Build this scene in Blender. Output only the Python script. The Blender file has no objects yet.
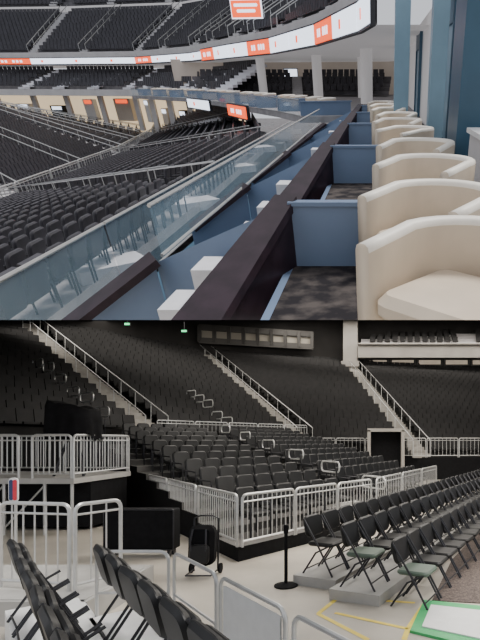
import bpy, bmesh, math, random
from mathutils import Vector, Matrix, Euler
random.seed(7)
V=Vector
EYE=2.1
AL=math.atan(0.75)
LOW=Matrix.Identity(4)
UPP=Matrix.Translation((0,0,EYE))@Matrix.Rotation(AL,4,'X')   # upper hall stands on its own inclined base
COL=bpy.context.scene.collection
HALL={}
FR=[LOW,'L']

# ---------------------------------------------------------------- materials
def mat(name,c,rough=0.6,metal=0.0,noise=0.0,scale=8.0,emit=0.0,alpha=1.0,spec=0.5,c2=None,bump=0.0):
    m=bpy.data.materials.new(name); m.use_nodes=True
    nt=m.node_tree; b=nt.nodes['Principled BSDF']
    b.inputs['Base Color'].default_value=(*c,1); b.inputs['Roughness'].default_value=rough
    b.inputs['Metallic'].default_value=metal; b.inputs['Specular IOR Level'].default_value=spec
    if emit>0:
        b.inputs['Emission Color'].default_value=(*c,1); b.inputs['Emission Strength'].default_value=emit
    if alpha<1: b.inputs['Alpha'].default_value=alpha
    if noise>0 or c2:
        tc=nt.nodes.new('ShaderNodeTexCoord'); n=nt.nodes.new('ShaderNodeTexNoise')
        n.inputs['Scale'].default_value=scale; n.inputs['Detail'].default_value=5
        r=nt.nodes.new('ShaderNodeValToRGB')
        a=tuple(max(0,x*(1-noise)) for x in c); d=c2 if c2 else tuple(min(1,x*(1+noise)) for x in c)
        r.color_ramp.elements[0].color=(*a,1); r.color_ramp.elements[1].color=(*d,1)
        r.color_ramp.elements[0].position=0.35 if not c2 else 0.42; r.color_ramp.elements[1].position=0.65 if not c2 else 0.64
        nt.links.new(tc.outputs['Object'],n.inputs['Vector']); nt.links.new(n.outputs['Fac'],r.inputs['Fac'])
        nt.links.new(r.outputs['Color'],b.inputs['Base Color'])
        if bump>0:
            bp=nt.nodes.new('ShaderNodeBump'); bp.inputs['Strength'].default_value=bump
            nt.links.new(n.outputs['Fac'],bp.inputs['Height']); nt.links.new(bp.outputs['Normal'],b.inputs['Normal'])
    return m
M=dict(
 concrete=mat('polished_concrete',(0.45,0.41,0.35),0.42,noise=0.14,scale=0.9),
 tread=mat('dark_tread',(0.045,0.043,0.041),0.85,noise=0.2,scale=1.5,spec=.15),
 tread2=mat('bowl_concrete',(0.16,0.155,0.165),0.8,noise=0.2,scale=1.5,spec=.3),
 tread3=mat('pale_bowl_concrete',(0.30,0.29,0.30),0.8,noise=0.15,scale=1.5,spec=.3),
 riserdeck=mat('riser_deck',(0.12,0.115,0.11),0.7,noise=0.2,scale=2),
 skirt=mat('black_skirt',(0.008,0.008,0.009),0.85,noise=0.2,spec=.15),
 step=mat('aisle_step',(0.36,0.34,0.31),0.7,noise=0.15,scale=3),
 seat=mat('black_vinyl',(0.0095,0.0095,0.010),0.42,noise=0.2,scale=5,spec=.32),
 seatg=mat('grey_green_vinyl',(0.09,0.13,0.10),0.5,noise=0.1,scale=5),
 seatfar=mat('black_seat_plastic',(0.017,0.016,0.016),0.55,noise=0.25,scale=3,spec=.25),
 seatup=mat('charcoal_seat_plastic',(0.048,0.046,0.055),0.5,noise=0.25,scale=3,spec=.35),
 legs=mat('dark_metal',(0.045,0.045,0.05),0.4,0.7,noise=0.1),
 alum=mat('brushed_aluminium',(0.56,0.56,0.55),0.32,0.45,noise=0.05),
 white=mat('white_panel',(0.78,0.78,0.77),0.5,noise=0.03),
 deck=mat('grey_deck',(0.40,0.39,0.37),0.6,noise=0.08,scale=3),
 yellow=mat('yellow_tape',(0.85,0.65,0.08),0.6,noise=0.05),
 green=mat('green_vinyl',(0.05,0.42,0.14),0.5,noise=0.05),
 cloth=mat('black_cloth',(0.006,0.006,0.007),0.9,noise=0.3,scale=6,bump=0.3,spec=.15),
 wallD=mat('dark_wall',(0.030,0.028,0.027),0.85,noise=0.2,scale=0.5,spec=.2),
 fascia=mat('grey_fascia',(0.30,0.28,0.255),0.7,noise=0.1,scale=0.6),
 dfascia=mat('dark_grey_fascia',(0.06,0.056,0.052),0.7,noise=0.1,scale=0.6),
 carpetL=mat('speckled_carpet',(0.11,0.085,0.075),0.95,noise=0.5,scale=40),
 ceilM=mat('ceiling_paint',(0.03,0.03,0.03),0.9,noise=0.1),
 glow=mat('window_light',(0.30,0.27,0.22),0.5,emit=0.05),
 loge=mat('lit_box_front',(0.50,0.42,0.33),0.6,emit=0.5,noise=.2,scale=.6),
 exitg=mat('exit_green',(0.1,0.9,0.35),0.5,emit=1.2),
 cream=mat('cream_leather',(0.66,0.56,0.44),0.5,noise=0.05,scale=4),
 cream2=mat('cream_piping',(0.90,0.85,0.76),0.5,noise=0.03),
 blue=mat('slate_blue_panel',(0.16,0.225,0.345),0.4,noise=0.05,scale=1.5),
 blueD=mat('deep_teal_wall',(0.035,0.095,0.155),0.4,noise=0.1,scale=1.5),
 blueP=mat('pale_teal_panel',(0.24,0.38,0.48),0.35,noise=0.08,scale=1.5),
 plum=mat('plum_stained_wood',(0.026,0.015,0.022),0.45,noise=0.25,scale=6,spec=.3),
 carpet=mat('patterned_carpet',(0.024,0.022,0.025),0.95,c2=(0.095,0.082,0.077),scale=5.5,spec=.1),
 stepw=mat('pale_step',(0.70,0.70,0.74),0.6,noise=0.04),
 steps=mat('pale_concrete_step',(0.50,0.49,0.50),0.6,noise=0.06),
 glass=mat('tinted_glass',(0.38,0.54,0.66),0.03,alpha=0.27,spec=1.0),
 beige=mat('beige_wall',(0.62,0.54,0.45),0.7,noise=0.05,scale=1),
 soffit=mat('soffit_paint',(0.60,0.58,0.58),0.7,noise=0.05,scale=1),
 soffitGlow=mat('glowing_soffit_paint',(0.62,0.60,0.60),0.7,emit=0.28),  # emission stands in for light on soffit, rear wall, columns and fascia
 loungeW=mat('glowing_lounge_wall',(0.52,0.45,0.39),0.7,emit=0.15,noise=0.2,scale=0.25),  # weak emission paints the room light into the wall itself
 warm=mat('glowing_warm_concourse',(0.95,0.76,0.50),0.6,emit=0.8),  # wall glows by itself in place of concourse lighting
 orange=mat('led_orange',(1.0,0.11,0.025),0.5,emit=1.5),
 ledw=mat('led_white',(0.80,0.87,1.0),0.5,emit=1.9),
 frame=mat('display_frame',(0.03,0.03,0.035),0.5,noise=0.1),
 navy=mat('navy_paint',(0.02,0.04,0.12),0.5,noise=0.1),
 red=mat('red_paint',(0.6,0.03,0.05),0.5,noise=0.1),
)

# ---------------------------------------------------------------- mesh builder
class MB:
    def __init__(s): s.v=[];s.f=[];s.m=[]
    def quad(s,pts,mi=0):
        n=len(s.v); s.v+= [tuple(p) for p in pts]; s.f.append(tuple(range(n,n+len(pts)))); s.m.append(mi); return s
    def box(s,c,d,rot=(0,0,0),mi=0):
        R=Euler(rot).to_matrix(); c=V(c); n=len(s.v)
        for z in(-.5,.5):
            for x,y in((-.5,-.5),(.5,-.5),(.5,.5),(-.5,.5)):
                s.v.append(tuple(c+R@V((x*d[0],y*d[1],z*d[2]))))
        for f in((3,2,1,0),(4,5,6,7),(0,1,5,4),(1,2,6,5),(2,3,7,6),(3,0,4,7)):
            s.f.append(tuple(n+i for i in f)); s.m.append(mi)
        return s
    def prism(s,poly,z0,z1,mi=0):
        n=len(s.v);k=len(poly)
        s.v+=[(p[0],p[1],z0) for p in poly]+[(p[0],p[1],z1) for p in poly]
        s.f.append(tuple(range(n+k-1,n-1,-1)));s.f.append(tuple(range(n+k,n+2*k)));s.m+=[mi,mi]
        for i in range(k):
            j=(i+1)%k; s.f.append((n+i,n+j,n+k+j,n+k+i)); s.m.append(mi)
        return s
    def pad(s,c,w,d,h,r=0.06,e=0.02,rot=(0,0,0),mi=0):
        R=Euler(rot).to_matrix(); c=V(c); rings=[]
        for (ins,z) in((e,-h/2),(0,-h/2+e),(0,h/2-e),(e,h/2)):
            n=len(s.v); hw,hd=w/2-ins,d/2-ins; rr=max(r-ins,0.005)
            for q,(sx,sy) in enumerate(((1,1),(-1,1),(-1,-1),(1,-1))):
                for a in range(4):
                    t=math.radians(90*q+30*a)
                    s.v.append(tuple(c+R@V((sx*(hw-rr)+rr*math.cos(t),sy*(hd-rr)+rr*math.sin(t),z))))
            rings.append(n)
        for a,b in zip(rings,rings[1:]):
            for i in range(16):
                j=(i+1)%16; s.f.append((a+i,a+j,b+j,b+i)); s.m.append(mi)
        s.f.append(tuple(rings[0]+15-i for i in range(16))); s.f.append(tuple(rings[-1]+i for i in range(16))); s.m+=[mi,mi]
        return s
    def tube(s,path,r,n=8,closed=False,mi=0):
        P=[V(p) for p in path]; k=len(P); base=len(s.v); up=None
        for i in range(k):
            a=P[i-1] if (i>0 or closed) else P[i]; b=P[(i+1)%k] if (i<k-1 or closed) else P[i]
            t=(b-a).normalized()
            if up is None:
                up=V((0,0,1)) if abs(t.z)<0.9 else V((1,0,0))
            x=t.cross(up)
            if x.length<1e-4: x=t.cross(V((0.3,1,0.1)))
            x.normalize(); y=x.cross(t).normalized(); up=y
            for q in range(n):
                g=2*math.pi*q/n; s.v.append(tuple(P[i]+x*math.cos(g)*r+y*math.sin(g)*r))
        for i in range(k if closed else k-1):
            a=base+i*n; b=base+((i+1)%k)*n
            for q in range(n):
                w=(q+1)%n; s.f.append((a+q,a+w,b+w,b+q)); s.m.append(mi)
        if not closed:
            s.f.append(tuple(base+n-1-q for q in range(n))); s.f.append(tuple(base+(k-1)*n+q for q in range(n))); s.m+=[mi,mi]
        return s
    def lathe(s,prof,c=(0,0,0),n=20,mi=0):
        base=len(s.v); 
        for r,z in prof:
            for q in range(n):
                g=2*math.pi*q/n; s.v.append((c[0]+r*math.cos(g),c[1]+r*math.sin(g),c[2]+z))
        for i in range(len(prof)-1):
            for q in range(n):
                w=(q+1)%n; s.f.append((base+i*n+q,base+i*n+w,base+(i+1)*n+w,base+(i+1)*n+q)); s.m.append(mi)
        s.f.append(tuple(base+n-1-q for q in range(n))); s.f.append(tuple(base+(len(prof)-1)*n+q for q in range(n))); s.m+=[mi,mi]
        return s
    def mesh(s,name,mats,smooth=False):
        me=bpy.data.meshes.new(name); me.from_pydata(s.v,[],s.f)
        for m in mats: me.materials.append(M[m])
        me.polygons.foreach_set('material_index',s.m)
        if smooth:
            me.polygons.foreach_set('use_smooth',[True]*len(s.f))
            try: me.set_sharp_from_angle(angle=math.radians(40))
            except Exception: pass
        me.update(); return me
def rrect(w,h,r,n=4):
    pts=[]
    for q,(sx,sy) in enumerate(((1,1),(-1,1),(-1,-1),(1,-1))):
        for a in range(n+1):
            t=math.radians(90*q+90*a/n); pts.append((sx*(w/2-r)+r*math.cos(t),sy*(h/2-r)+r*math.sin(t)))
    return pts
def meta(o,label=None,cat=None,group=None,kind=None):
    if label:o['label']=label
    if cat:o['category']=cat
    if group:o['group']=group
    if kind:o['kind']=kind
def thing(name,data,label=None,cat=None,loc=(0,0,0),rz=0,group=None,kind=None,rot=None):
    o=bpy.data.objects.new(name,data); COL.objects.link(o)
    R=Euler(rot).to_matrix().to_4x4() if rot else Matrix.Rotation(rz,4,'Z')
    o.matrix_world=FR[0]@Matrix.Translation(loc)@R
    meta(o,label,cat,group,kind); HALL[o.name]=FR[1]; return o
def part(parent,name,data,loc=(0,0,0),rot=(0,0,0),label=None):
    o=bpy.data.objects.new(name,data); COL.objects.link(o); o.parent=parent
    o.location=loc; o.rotation_euler=rot
    if label:o['label']=label
    HALL[o.name]=HALL[parent.name]; return o
def lp(a,b,t): return V(a)*(1-t)+V(b)*t
def fl(px,py,z=0.0):   # surveyed floor marks -> metres on the level floor
    d=480*(EYE-z)/(py-440); return V(((px-380)*d/480,d,z))

# ---------------------------------------------------------------- seating templates
def seat_parts():
    a=MB().pad((0,-0.02,0.45),0.48,0.46,0.09,0.07,0.025,rot=(math.radians(4),0,0)).mesh('seat',['seat'],True)
    b=MB().pad((0,0.25,0.70),0.47,0.46,0.08,0.09,0.025,rot=(math.radians(80),0,0)).mesh('backrest',['seat'],True)
    c=MB()
    for x in(-.25,.25):
        c.tube([(x,-.2,0),(x,-.2,.44),(x,-.18,.62),(x,.24,.64)],0.018,6); c.tube([(x,.2,0),(x,.22,.66)],0.018,6)
    c.box((0,0,.39),(.5,.06,.03))
    return a,b,c.mesh('frame',['legs'],True)
SA,SB,SC=seat_parts()
def join(parts,name,mats):
    v=[];f=[];mi=[]
    for me,k in parts:
        n=len(v); v+=[tuple(x.co) for x in me.vertices]
        for p in me.polygons: f.append(tuple(n+i for i in p.vertices)); mi.append(k)
    me=bpy.data.meshes.new(name); me.from_pydata(v,[],f)
    for m in mats: me.materials.append(M[m])
    me.polygons.foreach_set('material_index',mi); me.polygons.foreach_set('use_smooth',[True]*len(f))
    try: me.set_sharp_from_angle(angle=math.radians(40))
    except Exception: pass
    return me
SEAT1=join([(SA,0),(SB,0),(SC,1)],'stadium_seat',['seat','legs'])
SEATU=join([(SA,0),(SB,0),(SC,1)],'stadium_seat_grey',['seatup','legs'])
def stadium_seat(pos,yaw,detail,label,group,me=None):
    if detail:
        o=thing('stadium_seat',None,label,'chair',pos,yaw,group)
        part(o,'seat',SA);part(o,'backrest',SB);part(o,'frame',SC)
    else: o=thing('stadium_seat',me or SEAT1,label,'chair',pos,yaw,group)
# folding chair
FA=MB().pad((0,-0.01,0.44),0.44,0.42,0.06,0.06,0.02).mesh('seat',['seat'],True)
FAG=MB().pad((0,-0.01,0.44),0.44,0.42,0.06,0.06,0.02).mesh('seat_grey',['seatg'],True)
FAU=MB().pad((0,0.13,0.58),0.44,0.42,0.06,0.06,0.02,rot=(math.radians(74),0,0)).mesh('seat_folded',['seat'],True)
FB=MB().pad((0,0.225,0.68),0.47,0.32,0.055,0.09,0.022,rot=(math.radians(78),0,0)).mesh('backrest',['seat'],True)
FBW=MB().pad((0,0.215,0.66),0.49,0.36,0.07,0.11,0.03,rot=(math.radians(76),0,0)).mesh('backrest_wide',['seat'],True)
def legm(x,front):
    p=[(x,-.24,0),(x,.0,.43),(x,.24,.80)] if front else [(x*0.9,.27,0),(x*0.9,.05,.32),(x*0.9,-.17,.43)]
    return MB().tube(p,0.014,6).mesh('leg',['legs'],True)
FL=[legm(-.235,True),legm(.235,True),legm(-.235,False),legm(.235,False)]
FX=MB().tube([(-.235,-.19,.1),(.235,-.19,.1)],.01,6).tube([(-.21,.24,.06),(.21,.24,.06)],.01,6).mesh('crossbar',['legs'],True)
FCH=join([(FA,0),(FB,0)]+[(l,1) for l in FL]+[(FX,1)],'folding_chair',['seat','legs'])
def folding_chair(pos,yaw,detail,label,group,seat=None):
    if detail:
        o=thing('folding_chair',None,label,'chair',pos,yaw,group)
        part(o,'seat',seat or FA,label='grey green padded seat' if seat is FAG else None);part(o,'backrest',FBW if seat is FAU else FB);part(o,'crossbar',FX)
        for l in FL: part(o,'leg',l)
    else: thing('folding_chair',FCH,label,'chair',pos,yaw,group)

def terrace(name,F,B,N,mt,label,skirt=None,zb=0,cat='grandstand'):
    mb=MB(); S=len(F)
    g=[[lp(F[i],B[i],k/N) for i in range(S)] for k in range(N+1)]
    for k in range(N):
        for i in range(S-1):
            a,b=g[k][i],g[k][i+1]; c,d=g[k+1][i+1].copy(),g[k+1][i].copy(); c2,d2=c.copy(),d.copy()
            c.z=b.z; d.z=a.z
            mb.quad([a,b,c,d]); mb.quad([d,c,c2,d2])
    if skirt:
        for i in(0,S-1):
            for k in range(N):
                a=g[k][i]; d=g[k+1][i]
                mb.quad([(a.x,a.y,zb),(d.x,d.y,zb),(d.x,d.y,a.z),(a.x,a.y,a.z)],1)
        for i in range(S-1):
            a,b=g[0][i],g[0][i+1]; mb.quad([(a.x,a.y,zb),(b.x,b.y,zb),b,a],1)
    return thing(name,mb.mesh(name,[mt]+([skirt] if skirt else [])),label,cat)
def positions(F,B,N,pitch,margin,rows=None,sectors=None,tf=0.6):
    out=[]
    for i in (sectors if sectors is not None else range(len(F)-1)):
        for k in (rows if rows is not None else range(N)):
            t=(k+tf)/N; a=lp(F[i],B[i],t); b=lp(F[i+1],B[i+1],t)
            za=lp(F[i],B[i],k/N).z; zb=lp(F[i+1],B[i+1],k/N).z
            L=(b-a).length; n=int((L-2*margin)/pitch)
            if n<1: continue
            f=((V(F[i])-V(B[i]))+(V(F[i+1])-V(B[i+1]))); f.z=0
            d=(b-a).normalized(); nn=V((d.y,-d.x,0))
            if nn.dot(f)<0: nn=-nn
            yaw=math.atan2(nn.x,-nn.y)
            for q in range(n):
                s=(L-n*pitch)/2+(q+.5)*pitch; p=lp(a,b,s/L); p.z=za+(zb-za)*s/L
                out.append((p,yaw,i,k))
    return out
def stuff_seats(name,pos,mt,label,s=1.0,group=None):
    base=MB().box((0,.22,.66),(.48*s,.07,.5),(math.radians(-10),0,0)).box((0,-.02,.42),(.46*s,.42,.08))
    bv=[V(x) for x in base.v]; v=[];f=[]
    for p,yaw,_,_ in pos:
        c,sn=math.cos(yaw),math.sin(yaw); n=len(v)
        for q in bv: v.append((p.x+q.x*c-q.y*sn,p.y+q.x*sn+q.y*c,p.z+q.z))
        f+=[tuple(n+i for i in fc) for fc in base.f]
    me=bpy.data.meshes.new(name); me.from_pydata(v,[],f); me.materials.append(M[mt])
    return thing(name,me,label,'seats',kind='stuff')
def aisle(F,B,N,w,label,rails=True,mt='step',rh=0.9,rr=.025):
    F=V(F);B=V(B); d=(B-F); hd=V((d.x,d.y,0)).normalized(); sd=V((-hd.y,hd.x,0)); L=V((d.x,d.y,0)).length
    yaw=math.atan2(hd.y,hd.x)
    o=thing('aisle_stair',None,label,'stairs')
    mb=MB()
    for k in range(N*2):
        t=(k+.5)/(N*2); p=lp(F,B,t); zt=F.z+d.z*(k+1)/(N*2)
        mb.box((p.x,p.y,zt-.1),(L/(2*N),w,.22),(0,0,yaw))
    part(o,'step_flight',mb.mesh('step_flight',[mt]))
    if rails:
        for s in(-1,1):
            r=MB(); off=sd*s*w*.52+V((0,0,rh))
            r.tube([F+off,B+off],rr,6)
            for k in range(0,N+1,2):
                p=lp(F,B,k/N)+sd*s*w*.52; r.tube([p,p+V((0,0,rh))],rr*.8,5)
            part(o,'handrail',r.mesh('handrail',['alum']))
    return o
def guard(p1,p2,h=1.0,gap=.12,r=.022,label='brushed aluminium guard rail with vertical bars',group='aluminium guard rails',fill=None,bars=True,mid=False):
    p1=V(p1);p2=V(p2); d=p2-p1; L=d.length; u=d.normalized()
    o=thing('guard_rail',None,label,'railing',p1,0,group)
    rc=min(.09,L/4); q=[V((0,0,0)),V((0,0,h-rc))]
    for a in range(1,4):
        t=math.pi/2*a/4; q.append(u*(rc-rc*math.cos(t))+V((0,0,h-rc+rc*math.sin(t))))
    q.append(u*rc+V((0,0,h)))
    q2=[V((d.x-x.x,d.y-x.y,d.z+x.z)) for x in reversed(q)]
    m=MB().tube(q+q2,r,8); m.tube([V((0,0,.1)),d+V((0,0,.1))],r*.8,6)
    if mid: m.tube([V((0,0,h*.55)),d+V((0,0,h*.55))],r*.8,6)
    part(o,'frame',m.mesh('frame',['alum'],True))
    if bars:
        b=MB(); n=max(2,int(L/gap))
        for i in range(1,n):
            p=d*(i/n); b.tube([p+V((0,0,.1)),p+V((0,0,h-.02))],r*.42,5)
        b.tube([u*0.02+V((0,0,h-.12)),d-u*.02+V((0,0,h-.12))],r*.6,5)
        part(o,'baluster_infill',b.mesh('baluster_infill',['alum'],True))
    if fill:
        b=MB(); s=V((-u.y,u.x,0))*.006
        for sg in(-1,1):
            a=[u*.06+V((0,0,.14)),d-u*.06+V((0,0,.14)),d-u*.06+V((0,0,h-.06)),u*.06+V((0,0,h-.06))]
            b.quad([x+s*sg for x in (a if sg>0 else a[::-1])])
        part(o,'infill_panel',b.mesh('infill_panel',[fill]),label='plain white infill panel')
    return o
def rail_line(a,b,n,**k):
    a=V(a);b=V(b)
    for i in range(n):
        p=lp(a,b,i/n);q=lp(a,b,(i+1)/n);e=(q-p)*.02
        guard(p+e,q-e,**k)
def hoop(p,yaw,w=.75,h=.3,z=.62):
    pts=[(x,0,z+h/2+y) for x,y in rrect(w,h,.12)]
    o=thing('hoop_rail',None,'small rounded aluminium loop rail at the end of a seat row','railing',p,yaw,'loop rails along the seat aisles')
    part(o,'loop',MB().tube(pts,.026,6,True).mesh('loop',['alum'],True))
    for x in(-.2,.2): part(o,'post',MB().tube([(x,0,0),(x,0,z)],.018,6).mesh('post',['legs'],True))

# =============================================================== LOWER HALL
FR[:]=[LOW,'L']
thing('floor',MB().box((0,30,-.1),(100,68,.2)).mesh('floor',['concrete']),'polished grey concrete event floor',None,kind='structure')
# ---- fixed bowl
BF=[V(p) for p in[(-14,10,2.3),(-9.2,19.8,2.2),(-4.2,26.9,1.9),(2.2,25.3,1.2),(9,26.2,1.2),(19,27,1.2)]]
BB=[V(p) for p in[(-34,22,9.8),(-23.7,32,9.8),(-15.3,42,9.5),(-2.9,46,9.3),(17,50,9.3),(34,50,9.3)]]
NB=24
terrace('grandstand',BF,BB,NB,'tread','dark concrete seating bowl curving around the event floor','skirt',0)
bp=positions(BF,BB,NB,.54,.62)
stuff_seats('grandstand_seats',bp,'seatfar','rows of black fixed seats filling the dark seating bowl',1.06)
for i in(1,2,3,4):
    aisle(BF[i],BB[i],NB,.9,'pale concrete aisle stairs with metal handrails between seat blocks')
def bpt(i,f,t):
    k=math.floor(t*NB)/NB
    p=lp(lp(BF[i],BB[i],t),lp(BF[i+1],BB[i+1],t),f); p.z=lp(lp(BF[i],BB[i],k),lp(BF[i+1],BB[i+1],k),f).z; return p
for i,f,ts in((0,.80,(.02,.09,.16,.23,.30,.37)),(1,.42,(.02,.075,.13,.185,.24))):
    d=BB[i]-BF[i]; 
    for t in ts: hoop(bpt(i,f,t),math.atan2(d.y,d.x),w=.95,h=.36,z=.75)
for i,n in((1,5),(2,4),(3,4)):
    a=BF[i].copy();b=BF[i+1].copy(); a.z=b.z=min(a.z,b.z)
    a+=V((.2,-.5,0));b+=V((.2,-.5,0)); rail_line(a,b,n,gap=.2,label='low aluminium rail along the foot of the seating bowl')
wb=MB()
for i in range(5):
    a,b=BB[i],BB[i+1]; wb.quad([a,b,V((b.x,b.y,22)),V((a.x,a.y,22))])
thing('wall_back',wb.mesh('wall_back',['wallD']),'dark painted wall above the seating bowl',None,kind='structure')
w=thing('window_1',None,'dim glazed concourse band above the bowl',None,(0,0,0),kind='structure')
part(w,'pane',MB().box((-10.8,42.7,11.2),(9.6,.1,1.3),(0,0,.3)).mesh('pane',['glow']))
fm=MB()
for k in range(9):
    x=-15.4+k*1.15; y=42.6+(x+10.8)*.31-.15; fm.box((x,y-.1,11.2),(.3,.2,1.4))
fm.box((-10.8,42.45,11.75),(9.8,.2,.5),(0,0,.3)).box((-10.8,42.45,10.6),(9.8,.3,.5),(0,0,.3))
part(w,'mullion_frame',fm.mesh('mullion_frame',['dfascia']))
thing('column',MB().box((-2.7,44.2,11),(1.3,1.3,7)).box((-2.7,44.2,9.0),(1.6,1.6,.5)).mesh('column',['fascia']),'square grey concrete column beside the upper tier','column')
thing('tier_fascia',MB().box((9,43.6,10.1),(22,.5,1.1)).box((9,43.2,10.75),(22,.3,.12)).mesh('tier_fascia',['fascia']),'grey concrete fascia under the upper seating tier','balcony')
UF=[V((-1.8,43.8,10.8)),V((8,43.8,10.8)),V((22,43.8,10.8))];UB=[V((-1.8,52,14.6)),V((9,52,14.6)),V((24,52,14.6))]
terrace('grandstand',UF,UB,8,'soffit','upper seating tier of pale grey concrete steps')
stuff_seats('grandstand_seats',positions(UF,UB,8,.7,.6),'seatfar','rows of black seats on the upper tier')
for k in range(8):
    x=-1+k*2.6
    o=thing('loge_front',None,'small warmly lit suite opening below the upper tier fascia','suite',(x+.6,46.2,9.35),0,'lit suite openings')
    part(o,'lit_opening',MB().box((0,.12,.25),(2.1,.05,.42)).mesh('lit_opening',['loge']))
    part(o,'surround',MB().box((0,.05,-.05),(2.5,.2,.14)).box((-1.2,.05,.25),(.12,.2,.5)).box((1.2,.05,.25),(.12,.2,.5)).mesh('surround',['dfascia']))
for px,py in((127,324),(184,331)):
    x=(px-380)*31/480
    o=thing('exit_sign',None,'small glowing green exit sign on the dark wall','sign',(x,31,2.1+(440-py)*31/480),group='green exit signs')
    part(o,'case',MB().box((0,.05,0),(.38,.06,.18)).mesh('case',['frame']))
    part(o,'lit_face',MB().box((0,0,0),(.32,.03,.12)).mesh('lit_face',['exitg']))
    part(o,'bracket',MB().tube([(0,.05,.1),(0,.05,.6)],.02,6).mesh('bracket',['frame']))
o=thing('entry_portal',None,'dark tunnel opening with grey concrete surround under the bowl','tunnel',(.3,24.6,0))
part(o,'surround',MB().box((-.85,0,1.3),(.16,1.2,2.6)).box((.85,0,1.3),(.16,1.2,2.6)).box((0,0,2.6),(1.86,1.2,.16)).mesh('surround',['fascia']))
part(o,'doorway',MB().box((0,.3,1.3),(1.54,.1,2.6)).mesh('doorway',['skirt']))
# ---- telescopic riser
C=V((-2.44,8.26,.25))
RF=[C,V((-.2,11.6,.25)),V((2.1,17.8,.25))]; RB=[V((-9.6,17,1.95)),V((-7.2,20.4,1.95)),V((-4.3,25.6,1.95))]
NR=11
terrace('seating_riser',RF,RB,NR,'riserdeck','stepped temporary seating riser with black skirt','skirt',0,'platform')
rp=positions(RF,RB,NR,.53,.40)
rp.sort(key=lambda q:q[0].y)
for p,yaw,i,k in rp:
    stadium_seat(p,yaw,p.y<13.5,'black padded arena seat on the stepped riser','black seats on the stepped riser')
aisle(RF[1],RB[1],NR,.8,'grey aisle steps between riser seat blocks',rails=False,mt='deck')
for k in range(0,NR,2):
    t=(k+.5)/NR; p=lp(RF[1],RB[1],t); p.z=lp(RF[1],RB[1],k/NR).z; d=RB[1]-RF[1]
    hoop(p+V((.35,.3,0)),math.atan2(d.y,d.x),w=.95,h=.3,z=.62)
rail_line(C,V((-7.9,15.1,.25)),4,h=.9,gap=.11,r=.026)
rail_line(C+V((.05,0,0)),RF[1],3,h=.9,gap=.11,r=.026)
rail_line(RF[1]+V((.1,.2,0)),RF[2],3,h=.9,gap=.14,r=.024)
# ---- left camera platform
o=thing('camera_platform',None,'raised broadcast platform on scaffold legs with black skirt','platform')
part(o,'deck',MB().box((-8.6,11.7,1.2),(3.8,2.4,.12)).mesh('deck',['deck']))
for x in(-10.3,-9.3,-8.3,-7.4,-6.8):
    for y in(10.6,12.8): part(o,'scaffold_leg',MB().tube([(x,y,0),(x,y,1.15)],.035,6).mesh('scaffold_leg',['alum'],True))
for x0,x1 in((-10.3,-9.3),(-9.3,-8.3),(-8.3,-7.4)): part(o,'brace',MB().tube([(x0,10.6,.15),(x1,10.6,1.1)],.02,5).mesh('brace',['alum'],True))
part(o,'skirt',MB().box((-8.6,12.0,.6),(3.7,1.6,1.05)).mesh('skirt',['skirt']))
for a,b in(((-10.5,10.5),(-9.1,10.5)),((-9.05,10.5),(-7.9,10.5)),((-7.6,10.5),(-6.75,10.5)),((-6.7,10.5),(-6.7,12.8)),((-10.4,12.9),(-8.6,12.9)),((-8.5,12.9),(-6.8,12.9))):
    guard((*a,1.26),(*b,1.26),h=.95,gap=.12,r=.026,label='aluminium guard rail around the raised broadcast platform')
# covered camera: boxy drape with hanging folds
o=thing('covered_camera',None,'broadcast camera on tripod draped in black cloth','camera',(-7.2,11.3,1.26))
prof=[(1.66,.80,-1),(1.64,.90,0),(1.50,.97,.1),(1.30,1.0,.3),(1.1,1.0,.7),(.90,1.06,1.0)]
v=[];f=[];n=48
for z,s,fo in prof:
    for q in range(n):
        t=2*math.pi*q/n; c_,s_=math.cos(t),math.sin(t)
        k=1/(abs(c_/.54)**5+abs(s_/.40)**5)**.2
        k*=s*(1+.07*max(fo,0)*math.sin(q*math.pi/2.4))
        x=k*c_; y=k*s_; sl=.10*(-x/.5)+.03*math.sin(x*9) if z>1.4 else 0
        v.append((x,y,z+sl-(.10*max(fo,0)*math.sin(q*.7)) ))
for r in range(len(prof)-1):
    for q in range(n):
        w_=(q+1)%n; f.append((r*n+w_,r*n+q,(r+1)*n+q,(r+1)*n+w_))
f.append(tuple(range(n)))
me=bpy.data.meshes.new('cloth_cover'); me.from_pydata(v,[],f); me.materials.append(M['cloth'])
for p in me.polygons: p.use_smooth=len(p.vertices)==4
part(o,'cloth_cover',me)
part(o,'camera_head',MB().box((0,0,1.2),(.7,.45,.5)).mesh('camera_head',['skirt']))
for a in(90,210,330):
    x,y=math.cos(math.radians(a)),math.sin(math.radians(a)); part(o,'tripod_leg',MB().tube([(x*.4,y*.4,0),(x*.08,y*.08,1.0)],.03,8).mesh('tripod_leg',['legs'],True))
for a,b in(((-4.66,5.9),(-3.72,5.75)),((-3.62,5.7),(-3.35,6.2)),((-5.3,6.3),(-4.76,6.0))):
    guard((*a,.28),(*b,.28),h=1.05,gap=.15,r=.024,mid=False,label='silver crowd barrier panel with vertical bars')
thing('low_platform',MB().box((-5.0,6.2,.14),(3.4,1.6,.28)).box((-5.0,6.2,.285),(3.3,1.5,.01)).mesh('low_platform',['deck']),'low grey platform under the silver barriers','platform')
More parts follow.
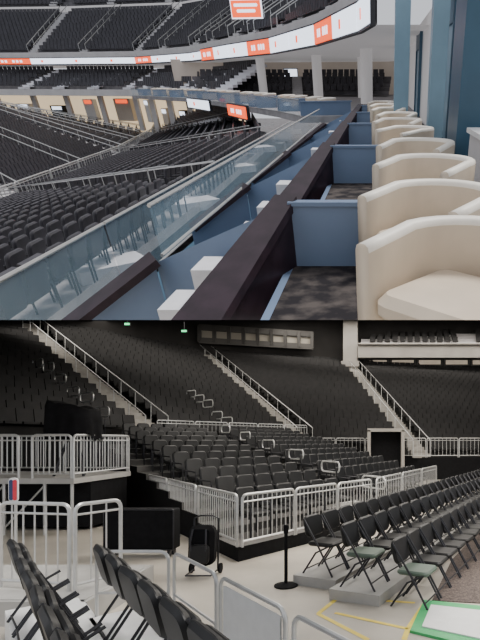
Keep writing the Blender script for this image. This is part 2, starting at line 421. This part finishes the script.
# emblem sign
o=thing('emblem_sign',None,'small upright red white and blue emblem plate on the railing','sign',(-5.35,7.05,.75))
part(o,'post',MB().tube([(0,0,-.75),(0,0,.5)],.02,6).mesh('post',['alum']))
part(o,'plate',MB().prism(rrect(.14,.36,.06),0,.02).mesh('plate',['white']),(0,-.03,.62),(math.radians(90),0,0))
part(o,'emblem',MB().prism([(x-.028,y) for x,y in rrect(.056,.30,.025)],0,.006,0).mesh('emblem',['navy']),(0,-.052,.62),(math.radians(90),0,0))
part(o,'emblem',MB().prism([(x+.028,y) for x,y in rrect(.056,.30,.025)],0,.006,0).mesh('emblem_red',['red']),(0,-.052,.62),(math.radians(90),0,0),label='red half of the emblem')
# case
o=thing('equipment_case',None,'large flat black equipment case on castors','case',(-4.3,8.7,0))
part(o,'body',MB().pad((0,0,.50),1.25,.72,.28,.03,.02,rot=(math.radians(90),0,0)).mesh('body',['skirt'],True))
part(o,'trim',MB().tube([(x*1,-.15,.5+y) for x,y in rrect(1.24,.72,.03)],.014,5,True).mesh('trim',['legs']))
for x in(-.52,.52):
    for y in(-.1,.1): part(o,'castor',MB().tube([(-.02,0,.06),(.02,0,.06)],.06,12).box((0,0,.11),(.05,.05,.08)).mesh('castor',['legs'],True),(x,y,0))
# pack
o=thing('backpack',None,'black backpack strapped upright on a folding cart','bag',(-2.75,7.45,0))
part(o,'body',MB().pad((0,0,.47),.40,.62,.24,.12,.06,rot=(math.radians(84),0,0)).mesh('body',['cloth'],True))
part(o,'pocket',MB().pad((0,-.15,.36),.30,.30,.10,.07,.03,rot=(math.radians(84),0,0)).mesh('pocket',['seat'],True))
for x in(-.1,.1): part(o,'strap',MB().tube([(x,-.14,.74),(x*1.2,-.2,.55),(x,-.17,.3)],.014,6).mesh('strap',['legs'],True))
part(o,'cart_frame',MB().tube([(-.19,.13,.03),(-.19,.16,.86),(-.1,.17,.9),(.1,.17,.9),(.19,.16,.86),(.19,.13,.03)],.014,8).tube([(-.19,.13,.06),(-.19,-.2,.05),(.19,-.2,.05),(.19,.13,.06)],.012,6).mesh('cart_frame',['legs'],True))
for x in(-.23,.23): part(o,'wheel',MB().tube([(x-.015,.13,.08),(x+.015,.13,.08)],.08,16).mesh('wheel',['skirt'],True))
# stanchion
p=fl(286,586)
o=thing('stanchion',None,'slim black crowd control post on round base','post',p)
part(o,'base',MB().lathe([(.17,0),(.17,.02),(.12,.035),(.03,.05)]).mesh('base',['skirt'],True))
part(o,'pole',MB().lathe([(.026,.04),(.026,.80)],n=12).mesh('pole',['skirt'],True))
part(o,'belt_head',MB().lathe([(.036,.76),(.036,.86),(.03,.88)],n=14).mesh('belt_head',['skirt'],True))
# floor chairs
u=V((.40,.917,0)).normalized(); n_=V((u.y,-u.x,0)); yaw=math.atan2(n_.x,-n_.y)
for ri,(start,cnt,z) in enumerate(((V((-.80,7.15,0)),27,.14),(V((-.20,6.5,0)),25,.14),(V((.47,6.15,0)),22,0))):
    if z:
        L=cnt*.54; c=start+u*(L/2-.3); th=math.atan2(u.y,u.x)
        thing('chair_platform',MB().box((0,0,.07),(L+.1,.70 if ri==0 else .72,.14)).mesh('chair_platform',['deck']),'long low grey platform strip carrying folding chairs','platform',c,th,'low chair platforms')
    for k in range(cnt):
        p=start+u*(.54*k); p.z=z
        g=ri>0 and k==0
        folding_chair(p,yaw+random.uniform(-.04,.04),p.y<12.5,'black folding chair with grey green seat at the row end' if g else 'black padded folding chair in a courtside row','courtside folding chairs',FAG if g else None)
# near left rows
r_=V((.657,-.754,0)); m_=V((.754,.657,0)); yw=math.atan2(m_.x,-m_.y); th=math.atan2(r_.y,r_.x)
for s0,cnt in((V((-3.50,4.62,0)),7),(V((-2.52,4.38,0)),7)):
    c=s0+r_*1.5+m_*.30
    thing('chair_platform',MB().box((0,0,.14),(4.4,.70,.28)).box((0,0,.285),(4.3,.62,.012)).mesh('chair_platform',['white']),'pale low platform under a row of black chairs','platform',c,th,'pale low platforms')
    for k in range(cnt):
        p=s0+r_*(.5*k)+m_*.22; p.z=.30
        folding_chair(p,yw+random.uniform(-.05,.05),True,'black padded chair with tipped up seat on the pale platform','folding chairs on the pale platform',FAU)
ra=V((-2.1,4.9,0)); rb=V((-.64,3.25,0)); rd=(rb-ra)
guard(V((-2.92,4.95,0)),V((-2.18,4.95,0)),h=.95,bars=False,mid=True,r=.018,label='plain silver tube barrier')
guard(ra,ra+rd*.48,h=.95,bars=False,mid=True,r=.018,label='plain silver tube barrier')
guard(ra+rd*.52,ra+rd*1.0,h=.95,bars=False,fill='white',r=.018,label='silver tube barrier with white infill panel')
guard(ra+rd*1.05,ra+rd*1.45,h=.95,bars=False,fill=None,mid=True,r=.018,label='plain silver tube barrier')
def tape(a,b,w=.06):
    a=V(a);b=V(b);d=(b-a).normalized();s=V((-d.y,d.x,0))*w/2
    z=V((0,0,.004)); thing('floor_tape',MB().quad([a-s+z,b-s+z,b+s+z,a+s+z]).mesh('floor_tape',['yellow']),'strip of yellow marking tape on the concrete','tape',group='yellow floor tape')
for a,b in(((318,614),(338,598)),((338,598),(415,603)),((318,614),(368,640)),((335,613),(408,629)),((408,629),(425,603)),((408,629),(404,640))): tape(fl(*a),fl(*b))
def slab(name,px,z0,z1,mt,label,cat,zz=0):
    pts=[fl(x,y) for x,y in px]; thing(name,MB().prism([(p.x,p.y) for p in pts][::-1],z0,z1).mesh(name,[mt]),label,cat)
slab('floor_mat',[(424,602),(500,610),(520,660),(410,633)],0.0,.03,'green','green floor mat lying on the concrete','mat')
slab('floor_panel',[(431,608),(500,616),(515,650),(422,630)],.03,.045,'white','white board lying on the green mat','board')
slab('carpet',[(432,601),(452,560),(500,510),(640,510),(700,600),(520,606)],0.0,.012,'carpetL','brown speckled carpet beside the court chairs','carpet')

# ceiling slab over lower hall (also base of upper hall)
cs=MB(); x0,x1,y0,y1=-60,60,7,64
pl=lambda y:EYE+.25*y
vs=[(x0,y0,pl(y0)),(x1,y0,pl(y0)),(x1,y1,pl(y1)),(x0,y1,pl(y1))]
cs.quad(vs[::-1]); cs.quad([(a,b,c+.01) for a,b,c in vs])
thing('ceiling',cs.mesh('ceiling',['ceilM']),'dark sloping ceiling over the event floor',None,kind='structure')

# =============================================================== UPPER HALL
FR[:]=[UPP,'U']
thing('floor',MB().box((.43,14,-1.35),(2.36,28,.1)).mesh('floor_carpet',['carpet']),'dark floral patterned carpet of the suite terrace',None,kind='structure')
thing('floor',MB().box((-2.15,14,-2.4),(2.5,28,.1)).mesh('floor_lower',['blueD']),'dark blue lower suite landing',None,kind='structure')
thing('trim_1',MB().box((-.78,14,-1.85),(.06,28,1.1)).mesh('trim_1',['blue']),'slate blue fascia below the suite terrace',None,kind='structure')
LE=[(-3.6,26),(-5.3,30),(-7.9,35),(-12,43.5),(-16.8,51.6),(-26,62)]
thing('floor',MB().prism([(1.85,26)][::1]+[(1.85,72),(-20,72)]+[LE[5],LE[4],LE[3],LE[2],LE[1],LE[0]],-1.55,-1.3).mesh('floor_lounge',['tread3']),'grey curved lounge deck',None,kind='structure')
lw=MB()
for a,b in(((-24,70),(-10,69)),((-10,69),(1.85,66))):
    lw.quad([(a[0],a[1],-1.3),(b[0],b[1],-1.3),(b[0],b[1],1.9),(a[0],a[1],1.9)])
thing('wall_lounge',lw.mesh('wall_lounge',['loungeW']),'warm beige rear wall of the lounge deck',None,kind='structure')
for k in range(10):
    x=-21+k*2.2; wd_=random.choice((.7,1.0,1.3)); hh=random.choice((1.2,1.6,2.0))
    if k%3==2:
        o=thing('wall_screen',None,'small glowing screen on the lounge wall','screen',(x,67.6,.6),0,'lounge wall screens')
        part(o,'housing',MB().box((0,.05,0),(1.6,.1,.9)).mesh('housing',['frame'])); part(o,'lit_screen',MB().box((0,-.02,0),(1.45,.05,.75)).mesh('lit_screen',['ledw']))
    else: thing('door_%d'%(k+2),MB().box((x,67.8,-1.3+hh/2),(wd_,.15,hh)).mesh('door',['dfascia' if k%2 else 'beige']),'doorway in the lounge wall',None,kind='structure')
# raised lounge seating in front of the rear wall
GF=[V((-17,56.5,-1.2)),V((-8,57.5,-1.2)),V((.8,57.5,-1.2))];GB=[V((-20,64,.3)),V((-9,65,.3)),V((1.2,64,.3))]
terrace('grandstand',GF,GB,5,'tread2','short raked seating block on the lounge deck')
stuff_seats('grandstand_seats',positions(GF,GB,5,.62,.5),'seatup','rows of charcoal seats on the lounge deck',1.05)
aisle(GF[1],GB[1],5,1.0,'pale aisle stairs in the lounge seating block',rails=False,mt='steps')
# armchairs
def tub():
    path=[];R=.42
    for y in(-.38,-.25,-.12): path.append((-R,y,math.pi,(y+.38)*.12))
    for a in range(0,13):
        t=math.pi-math.pi*a/12; path.append((R*math.cos(t),.02+R*math.sin(t)*.95,t,.05))
    for y in(-.12,-.25,-.38): path.append((R,y,0,(y+.38)*.12))
    v=[];f=[];mi=[];K=None
    for x,y,t,e in path:
        h=.60+e; nx,ny=math.cos(t),math.sin(t)
        sec=[(.045,.06),(.05,.3),(.05,h-.04),(.042,h-.012),(.02,h),(-.02,h),(-.042,h-.012),(-.05,h-.04),(-.05,.3),(-.045,.06)]
        K=len(sec); v+=[(x+nx*s,y+ny*s,z) for s,z in sec]
    P=len(path)
    for i in range(P-1):
        for k in range(K):
            q=(k+1)%K; f.append((i*K+k,i*K+q,(i+1)*K+q,(i+1)*K+k)); mi.append(1 if k in(2,3,4,5,6) else 0)
    f.append(tuple(range(K-1,-1,-1)));f.append(tuple((P-1)*K+k for k in range(K)));mi+=[0,0]
    me=bpy.data.meshes.new('shell');me.from_pydata(v,[],f)
    me.materials.append(M['cream']);me.materials.append(M['cream2']);me.polygons.foreach_set('material_index',mi)
    me.polygons.foreach_set('use_smooth',[True]*len(f))
    bm=bmesh.new();bm.from_mesh(me);bmesh.ops.recalc_face_normals(bm,faces=bm.faces);bm.to_mesh(me);bm.free()
    return me
TUB=tub()
CUSH=MB().pad((0,-.05,.27),.72,.70,.16,.12,.05).mesh('seat_cushion',['cream'],True)
BASE=MB().pad((0,-.02,.13),.76,.74,.16,.2,.02).mesh('base',['cream'],True)
FOOT=MB().lathe([(.03,0),(.03,.06)],n=10).mesh('foot',['legs'])
def armchair(X,Y,yawd):
    o=thing('tub_armchair',None,'cream leather tub armchair with pale rim piping on the suite terrace','armchair',(X,Y,-1.3),math.radians(yawd),'cream suite armchairs')
    part(o,'shell',TUB);part(o,'seat_cushion',CUSH);part(o,'base',BASE)
    for x,y in((-.3,-.3),(.3,-.3),(-.25,.25),(.25,.25)): part(o,'foot',FOOT,(x,y,0))
for X,Y,yawd in((.47,2.68,-42),(.43,4.02,-42),(.52,5.75,-38),(.54,7.6,-30),(.47,9.9,-60),(.42,12.2,-30),(.47,14.6,-30),(.3,17.3,-30),(.2,20,-30),(.1,23,-30)): armchair(X,Y,yawd)
for i in range(5):
    a,b=V((*LE[i],0)),V((*LE[i+1],0)); d=(b-a).normalized(); nn=V((d.y,-d.x,0)); L=(b-a).length
    for k in range(int(L/2.0)):
        p=a+d*(k+.5)*2.0+nn*1.6; armchair(p.x,p.y,math.degrees(math.atan2(-nn.x,nn.y))+random.uniform(-20,20))
    for k in range(int(L/4)+1):
        p=a+d*(k*4+.2)+nn*1.3
        thing('suite_divider',MB().box((0,0,.25),(.1,2.4,.5)).box((0,0,.52),(.16,2.5,.05)).mesh('suite_divider',['blue']),'low slate blue divider on the lounge deck','partition',(p.x,p.y,-1.3),math.atan2(nn.y,nn.x)-math.pi/2,'lounge deck dividers')
# suite units
def plank(a,b,w,th,mt='plum',w2=None):
    a=V(a);b=V(b);d=(b-a).normalized();s0=V((-d.y,d.x,0)).normalized();s=s0*w/2;s2=s0*(w2 or w)/2;n=d.cross(s0).normalized()
    if n.z<0:n=-n
    n*=th; m=MB(); A=[a-s,b-s2,b+s2,a+s]
    top=[p for p in A]; bot=[p-n for p in A]
    m.quad(top[::-1]);m.quad(bot)
    for i in range(4):
        j=(i+1)%4;m.quad([top[i],top[j],bot[j],bot[i]])
    bm=bmesh.new();me=m.mesh('plank',[mt]);bm.from_mesh(me);bmesh.ops.remove_doubles(bm,verts=bm.verts,dist=1e-4);bmesh.ops.recalc_face_normals(bm,faces=bm.faces);bm.to_mesh(me);bm.free()
    return me
Ycs=[4.3,8.5,13.2,18,23]
for i,Yc in enumerate(Ycs):
    o=thing('suite_divider',None,'slate blue suite divider with plum wood sloping caps','partition',(0,Yc,0),0,'suite dividers')
    part(o,'panel',MB().box((-.33,0,-1.06),(.82,.07,.48)).mesh('panel',['blue']))
    part(o,'panel_cap',MB().box((-.33,0,-.805),(.84,.11,.03)).mesh('panel_cap',['blue']))
    part(o,'sloping_cap',plank((-.78,.08,-.76),(-1.29,-1.28,-1.35),.20,.07,w2=.38),label='plum stained wood sloping cap')
    b=MB()
    for s in(-.10,.09):
        b.quad([(-.78+s,.06,-.83),(-1.26+s,-1.25,-1.42),(-1.26+s,-1.25,-2.35),(-.78+s,.06,-2.35)])
    part(o,'stringer',b.mesh('stringer',['plum']))
    part(o,'sloping_cap',plank((-2.30,.70,-1.42),(-3.2,.15,-1.98),.34,.07),label='plum stained wood sloping cap')
    part(o,'wing_panel',MB().quad([(-.85,.1,-.86),(-2.30,.74,-1.5),(-2.30,.74,-2.35),(-.85,.1,-2.35)]).quad([(-2.30,.7,-1.5),(-3.2,.15,-2.06),(-3.2,.15,-2.35),(-2.30,.7,-2.35)]).mesh('wing_panel',['blue']))
    o=thing('suite_steps',MB().box((-1.46,.05,-1.80),(.32,.40,1.0)).box((-1.78,-.03,-1.95),(.32,.50,.7)).box((-2.10,-.12,-2.1),(.32,.6,.4)).mesh('suite_steps',['stepw']),'pale steps down to the lower suite landing','stairs',(0,Yc,0),0,'pale suite steps')
def glassrail(P,zb,zt,step,label):
    for i in range(len(P)-1):
        a=V((*P[i],0));b=V((*P[i+1],0)); n=max(1,round((b-a).length/step))
        for k in range(n):
            p=lp(a,b,k/n);q=lp(a,b,(k+1)/n);e=(q-p)*.006;p=p+e;q=q-e
            o=thing('glass_balustrade',None,label,'railing',(p.x,p.y,zb),0,'glass balustrades'); d=q-p; d.z=0; h=zt-zb
            m=MB(); m.quad([V((0,0,0)),d,d+V((0,0,h)),V((0,0,h))])
            part(o,'glass_pane',m.mesh('glass_pane',['glass']))
            part(o,'top_rail',MB().tube([V((0,0,h)),d+V((0,0,h))],.02,6).mesh('top_rail',['alum'],True))
            part(o,'bottom_rail',MB().tube([V((0,0,.02)),d+V((0,0,.02))],.02,6).mesh('bottom_rail',['alum'],True))
glassrail([(-3.42,3.4),(-3.9,25)],-2.35,-1.45,3.0,'blue tinted glass balustrade with metal top rail')
glassrail([(-2.3,5.2),(-2.6,25)],-1.5,-1.0,3.0,'low blue tinted glass screen above the landing')
glassrail(LE,-1.3,-.7,4.0,'clear glass balustrade along the curved lounge deck')
# right wall & columns
thing('wall_right',MB().box((1.85,38,.3),(.1,58,3.4)).mesh('wall_right',['soffitGlow']),'pale rear wall of the suites',None,kind='structure')
for y,wd in((15,1.6),(19,2.4),(27,2.4),(38,2.4)):
    o=thing('glazed_door',None,'teal framed glazed suite door','door',(1.70,y,-1.3),0,'teal suite doors')
    part(o,'frame',MB().box((0,-wd/2,1.5),(.12,.16,3)).box((0,wd/2,1.5),(.12,.16,3)).box((0,0,2.6),(.12,wd,.5)).mesh('frame',['blueD']))
    part(o,'pane',MB().box((.02,0,1.2),(.04,wd-.16,2.3)).mesh('pane',['blueP']))
thing('column',MB().box((1.52,8.3,.6),(.95,1.1,3.8)).mesh('column',['blueD']),'deep teal clad square column','column')
thing('column',MB().box((.62,17.5,.6),(.42,.5,3.8)).mesh('column',['blueP']),'slim pale teal clad column by the terrace','column')
thing('column',MB().box((1.28,13.5,.6),(.34,.5,3.8)).mesh('column',['blueP']),'slim pale teal clad column beside the doors','column')
o=thing('side_counter',None,'white and grey service counter against the teal column','counter',(1.45,6.4,-1.3))
part(o,'body',MB().box((0,0,.38),(.6,1.7,.76)).mesh('body',['soffit']));part(o,'worktop',MB().box((0,0,.79),(.68,1.8,.05)).mesh('worktop',['white']))
for x,y in((-.9,40),(-5.2,50),(-11,56),(-1.6,54)):
    thing('column',MB().lathe([(.4,-1.3),(.4,1.95)],(x,y,0),16).mesh('column',['soffitGlow'],True),'pale round column on the lounge deck','column',group='pale round columns')
# upper deck fascia with ribbon boards
RP=[V(p) for p in[(-.35,22.6,0),(-.9,26,0),(-3.7,35.6,0),(-8.25,46.6,0),(-13.5,55,0),(-21,68,0),(-32,80,0),(-48,84,0),(-70,86,0),(-100,87,0),(-130,88,0)]]
so=MB()
OX=[16,16,16,14,12,10,8,4,0,0,0];OY=[0,0,2,10,16,18,18,20,20,20,20]
for i in range(len(RP)-1):
    a,b=RP[i],RP[i+1]
    so.quad([(a.x+.1,a.y+.3,1.6),(b.x+.1,b.y+.3,1.6),(b.x+OX[i+1],b.y+OY[i+1],1.6),(a.x+OX[i],a.y+OY[i],1.6)])
thing('ceiling',so.mesh('soffit',['soffitGlow']),'pale soffit beneath the upper deck',None,kind='structure')
def pathpts(P,step):
    out=[];
    for i in range(len(P)-1):
        L=(P[i+1]-P[i]).length;n=max(1,round(L/step))
        for k in range(n): out.append((lp(P[i],P[i+1],k/n),lp(P[i],P[i+1],(k+1)/n)))
    return out
def ribbon(a,b,z,h,mt):
    d=b-a;L=d.length;yaw=math.atan2(d.y,d.x); c=(a+b)/2
    o=thing('ribbon_display',None,('glowing orange' if mt=='orange' else 'glowing white')+' ribbon display on the deck fascia','screen',(c.x,c.y,z),yaw,'ribbon displays')
    part(o,'housing',MB().box((0,-.1,0),(L,.2,h+.16)).mesh('housing',['frame']))
    part(o,'lit_screen',MB().box((0,.02,0),(L*.99,.06,h)).mesh('lit_screen',[mt]))
    oth='ledw' if mt=='orange' else 'orange'
    for q in ((0,1,2,4,5) if mt=='orange' else (4,)):
        x=-L*.25+q*L*.1; part(o,'lit_mark',MB().prism(rrect(L*.06,h*.4,.05),0,.02).mesh('lit_mark',[oth]),(x,.075,0),(math.radians(90),0,0))
cols={0:'ledw',1:'ledw',2:'orange',3:'ledw',4:'ledw',5:'orange',6:'ledw',7:'ledw'}
for k,(a,b) in enumerate(pathpts(RP,6.0)):
    far=a.y>60
    ribbon(a,b,2.05,(.60 if far else .85),cols.get(k,'orange' if k%4==0 else 'ledw'))
for a,b,mt in(((-8.0,34.8),(-10.3,39.5),'orange'),((-13.2,45.2),(-16.8,51.3),'ledw')):
    ribbon(V((*a,0)),V((*b,0)),-1.6,.6,mt)
fa=MB()
for i in range(len(RP)-1):
    a,b=RP[i],RP[i+1]; fa.quad([(a.x+.25,a.y+.2,1.6),(b.x+.25,b.y+.2,1.6),(b.x+.25,b.y+.2,3.0),(a.x+.25,a.y+.2,3.0)])
thing('deck_fascia',fa.mesh('deck_fascia',['soffit']),'pale fascia edge of the upper deck','balcony')
DF=[V((p.x+.4,p.y+.4,2.9)) for p in RP]
off=[(9,3),(9,3),(9.5,4),(9,7),(8,10),(6,12),(3,13),(0,14),(0,14),(0,14),(0,14)]
DB=[V((p.x+o[0],p.y+o[1],8.2)) for p,o in zip(RP,off)]
ND=13
terrace('grandstand',DF,DB,ND,'tread2','upper deck seating terrace of grey concrete')
dp=positions(DF,DB,ND,.6,.8); stuff_seats('grandstand_seats',dp,'seatup','rows of charcoal seats on the upper deck',1.1)
for i in range(1,9):
    for f in(0,.5):
        aisle(lp(DF[i],DF[i+1],f),lp(DB[i],DB[i+1],f),ND,.9,'pale aisle stairs with handrails on the upper deck',rails=i>2,rr=.04,mt='steps')
TF=[V((p.x+(o[0])*1.05,p.y+o[1]*1.05,9.0)) for p,o in zip(RP,off)]
TB=[V((p.x+o[0]*1.9,p.y+o[1]*1.9,15.0)) for p,o in zip(RP,off)]
terrace('grandstand',TF[3:],TB[3:],10,'tread2','highest seating terrace below the roof')
stuff_seats('grandstand_seats',positions(TF[3:],TB[3:],10,.65,.8),'seatup','rows of charcoal seats on the highest terrace',1.1)
ls=MB()
for i in range(3,len(TF)-1):
    a,b=TF[i],TF[i+1]; ls.quad([(a.x,a.y-.3,8.3),(b.x,b.y-.3,8.3),(b.x,b.y-.3,9.0),(a.x,a.y-.3,9.0)])
thing('tier_fascia',ls.mesh('tier_fascia',['soffitGlow']),'pale glowing fascia band between the highest tiers','balcony')
for i in range(4,9):
    for f in (.1,.6): aisle(lp(TF[i],TF[i+1],f),lp(TB[i],TB[i+1],f),10,1.1,'pale aisle stairs on the highest terrace',rails=False,mt='steps')
wf=MB()
for i in range(3,len(TB)-1):
    a,b=TB[i],TB[i+1]; wf.quad([(a.x,a.y,8),(b.x,b.y,8),(b.x,b.y,45),(a.x,a.y,45)])
wf.quad([(30,30,-5),(30,140,-5),(30,140,45),(30,30,45)])
thing('wall_far',wf.mesh('wall_far',['wallD']),'dark far wall under the roof',None,kind='structure')
# hanging lit sign
o=thing('hanging_sign',None,'orange lit sign board hanging above the upper deck edge','sign',(-10.4,50,4.42),math.radians(-8))
part(o,'board',MB().box((0,.03,0),(2.5,.16,1.15)).mesh('board',['ledw']));part(o,'lit_face',MB().box((0,-.04,0),(2.36,.12,1.0)).mesh('lit_face',['orange']))
for z in(.22,-.12): part(o,'lit_mark',MB().prism(rrect(1.9 if z>0 else 1.5,.18,.08),0,.03).mesh('lit_mark',['ledw']),(0,-.10,z),(math.radians(90),0,0))
for x in(-1.0,1.0): part(o,'hanger',MB().tube([(x,0,.5),(x,0,4)],.04,6).mesh('hanger',['frame']))
# club level
CF=[V((p.x-.8,p.y-3.0,-1.0)) for p in RP[4:]];CB=[V((p.x+2,p.y+4,1.2)) for p in RP[4:]]
terrace('grandstand',CF,CB,5,'tread3','club level seating terrace beneath the ribbon displays')
stuff_seats('grandstand_seats',positions(CF,CB,5,.65,.8),'seatup','rows of club level seats beneath the displays',1.1)
for i in range(0,5):
    for f in(0,.33,.66):
        aisle(lp(CF[i],CF[i+1],f),lp(CB[i],CB[i+1],f),5,1.3,'pale aisle stairs on the club level',rails=False,mt='stepw')
cf=MB();wc=MB()
for i in range(len(CF)-1):
    a,b=CF[i],CF[i+1]
    cf.quad([(a.x,a.y,-1.7),(b.x,b.y,-1.7),(b.x,b.y,-1.0),(a.x,a.y,-1.0)])
    wc.quad([(a.x+1,a.y+5,-6),(b.x+1,b.y+5,-6),(b.x+1,b.y+5,-1.5),(a.x+1,a.y+5,-1.5)])
thing('balcony_front',cf.mesh('balcony_front',['soffit']),'pale balcony front of the club level','balcony')
thing('wall_concourse',wc.mesh('wall_concourse',['warm']),'warm self-glowing concourse wall behind the lower bowl',None,kind='structure')
for k,(a,b) in enumerate(pathpts([V((c.x,c.y+2,0)) for c in CF],5.5)):
    thing('column',MB().box((a.x,a.y,-3.5),(.6,.6,4.2)).mesh('column',['soffit']),'pale square column of the lit concourse','column',group='concourse columns')
    d=b-a; c=(a+b)/2+V((0,1.5,0)); w_=d.length*random.uniform(.25,.6)
    o=thing('concession_kiosk',None,'small concession kiosk with lit menu panel','kiosk',(c.x,c.y,-4.6),math.atan2(d.y,d.x)+ (math.pi if d.x<0 else 0),'concession kiosks')
    hh=random.uniform(1.6,2.6)
    part(o,'counter',MB().box((0,0,hh/2),(w_,.8,hh)).mesh('counter',[random.choice(['wallD','soffit','beige','white'])]))
    part(o,'lit_panel',MB().box((0,-.45,hh-.3),(w_*.7,.05,.4)).mesh('lit_panel',[random.choice(['ledw','orange','ledw'])]))
# lower bowl
AF=[V((-20.5,20,-6.0)),V((-21.5,32,-6)),V((-24,52,-6)),V((-28.5,72,-6)),V((-34,88,-6))]
AB=[V((-4.4,3.0,-2.6)),V((-4.8,14,-2.6)),V((-5.6,27,-2.6)),V((-9.5,43,-2.6)),V((-17,57,-2.6))]
NA=17
terrace('grandstand',AF,AB,NA,'tread3','lower bowl seating terrace directly below the suites')
ap=positions(AF,AB,NA,.60,.8)
def vis(p):
    q=UPP@p; 
    return q.y>1 and q.z>EYE+.25*q.y and abs(380+480*q.x/q.y-240)<250
near=sorted([q for q in ap if vis(q[0])],key=lambda q:(q[0]).length)[:100]
ids=set(id(q) for q in near)
for p,yaw_,i,k in near: stadium_seat(p,yaw_,False,'charcoal folding arena seat in the lower bowl','lower bowl seats below the suites',SEATU)
stuff_seats('grandstand_seats',[q for q in ap if id(q) not in ids],'seatup','rows of charcoal seats in the lower bowl',1.05)
for i in(1,2,3): 
    aisle(AF[i],AB[i],NA,1.2,'pale concrete aisle stairs through the lower bowl',rails=True,mt='stepw')
for i in range(4): aisle(lp(AF[i],AF[i+1],.5),lp(AB[i],AB[i+1],.5),NA,1.2,'pale concrete aisle stairs through the lower bowl',rails=False,mt='stepw')
F2=[V((-23,12,-6.2)),V((-23.5,34,-6.2)),V((-26,56,-6.2)),V((-31,74,-6.2)),V((-37,90,-6))]
B2=[V((-46,26,-2.6)),V((-44,50,-2.6)),V((-47,68,-2.6)),V((-52,77,-2.8)),V((-56,80,-3))]
terrace('grandstand',F2,B2,20,'tread2','far lower bowl seating terrace')
stuff_seats('grandstand_seats',positions(F2,B2,20,.62,.9),'seatup','rows of charcoal seats in the far lower bowl',1.05)
for i in range(4):
    for f in(0.0,.5):
        if i+f>0: aisle(lp(F2[i],F2[i+1],f),lp(B2[i],B2[i+1],f),20,1.2,'pale aisle stairs with handrails through the far lower bowl',rails=True,rr=.04,mt='steps')
for i in range(4): rail_line(AF[i]+V((-.3,0,0)),AF[i+1]+V((-.3,0,0)),4,h=1.1,gap=.5,r=.05,label='pale rail separating the seating blocks',group='seating block rails')
thing('floor',MB().box((-30,60,-7),(140,140,.2)).mesh('floor_bowl',['tread2']),'dark floor at the bottom of the bowl',None,kind='structure')

# ---------------------------------------------------------------- trim everything at the shared ceiling slab
bpy.context.view_layer.update()
for o in list(bpy.data.objects):
    if o.type!='MESH' or o.name=='ceiling': continue
    h=HALL.get(o.name); 
    if not h: continue
    mw=o.matrix_world.copy(); sg=1 if h=='U' else -1
    bb=[mw@V(c) for c in o.bound_box]; dd=[(p.z-EYE-.25*p.y)*sg for p in bb]
    if min(dd)>=0: continue
    if max(dd)<=0:
        bpy.data.objects.remove(o,do_unlink=True); continue
    me=o.data.copy(); bm=bmesh.new(); bm.from_mesh(me); bm.transform(mw)
    r=bmesh.ops.bisect_plane(bm,geom=bm.verts[:]+bm.edges[:]+bm.faces[:],plane_co=(0,0,EYE),plane_no=V((0,-.25,1))*sg,clear_inner=True)
    bm.transform(mw.inverted()); bm.to_mesh(me); n=len(bm.verts); bm.free(); o.data=me
    if n==0: bpy.data.objects.remove(o,do_unlink=True)
for o in list(bpy.data.objects):
    if o.type=='EMPTY' and not o.children: bpy.data.objects.remove(o,do_unlink=True)

# ---------------------------------------------------------------- lights
wd=bpy.data.worlds.new('World');bpy.context.scene.world=wd;wd.use_nodes=True
wd.node_tree.nodes['Background'].inputs[0].default_value=(0.9,0.93,1,1);wd.node_tree.nodes['Background'].inputs[1].default_value=.85
def area(y,dx,sx,sy,pw,col=(1,.94,.85)):  # fill lights added edge-on under the slab, unseen, to brighten the lower hall
    l=bpy.data.lights.new('added_fill_light','AREA');l.shape='RECTANGLE';l.size=sx;l.size_y=sy;l.energy=pw;l.color=col
    o=bpy.data.objects.new('added_fill_light',l);COL.objects.link(o);o.location=(dx,y,EYE+.25*y-.06);o.rotation_euler=(math.atan(.25),0,0)
    meta(o,'added rectangular fill light over the event floor','light')
area(10,2,12,4,1100);area(19,1,16,6,1500);area(31,-4,34,10,2400);area(41,6,30,3,1900)
s=bpy.data.lights.new('hall_sun','SUN');s.energy=3.3;s.angle=math.radians(18);s.color=(1,.96,.9)
so=bpy.data.objects.new('hall_sun',s);COL.objects.link(so);so.rotation_euler=(math.radians(10),math.radians(18),0);so.location=(0,0,60)
meta(so,'soft overhead arena light','light')
# ---------------------------------------------------------------- camera
cd=bpy.data.cameras.new('Camera');cd.sensor_fit='HORIZONTAL';cd.sensor_width=36;cd.lens=36
cd.shift_x=(240-380)/480;cd.shift_y=(440-320)/480;cd.clip_end=500
cam=bpy.data.objects.new('Camera',cd);COL.objects.link(cam);cam.location=(0,0,EYE);cam.rotation_euler=(math.radians(90),0,0)
bpy.context.scene.camera=cam
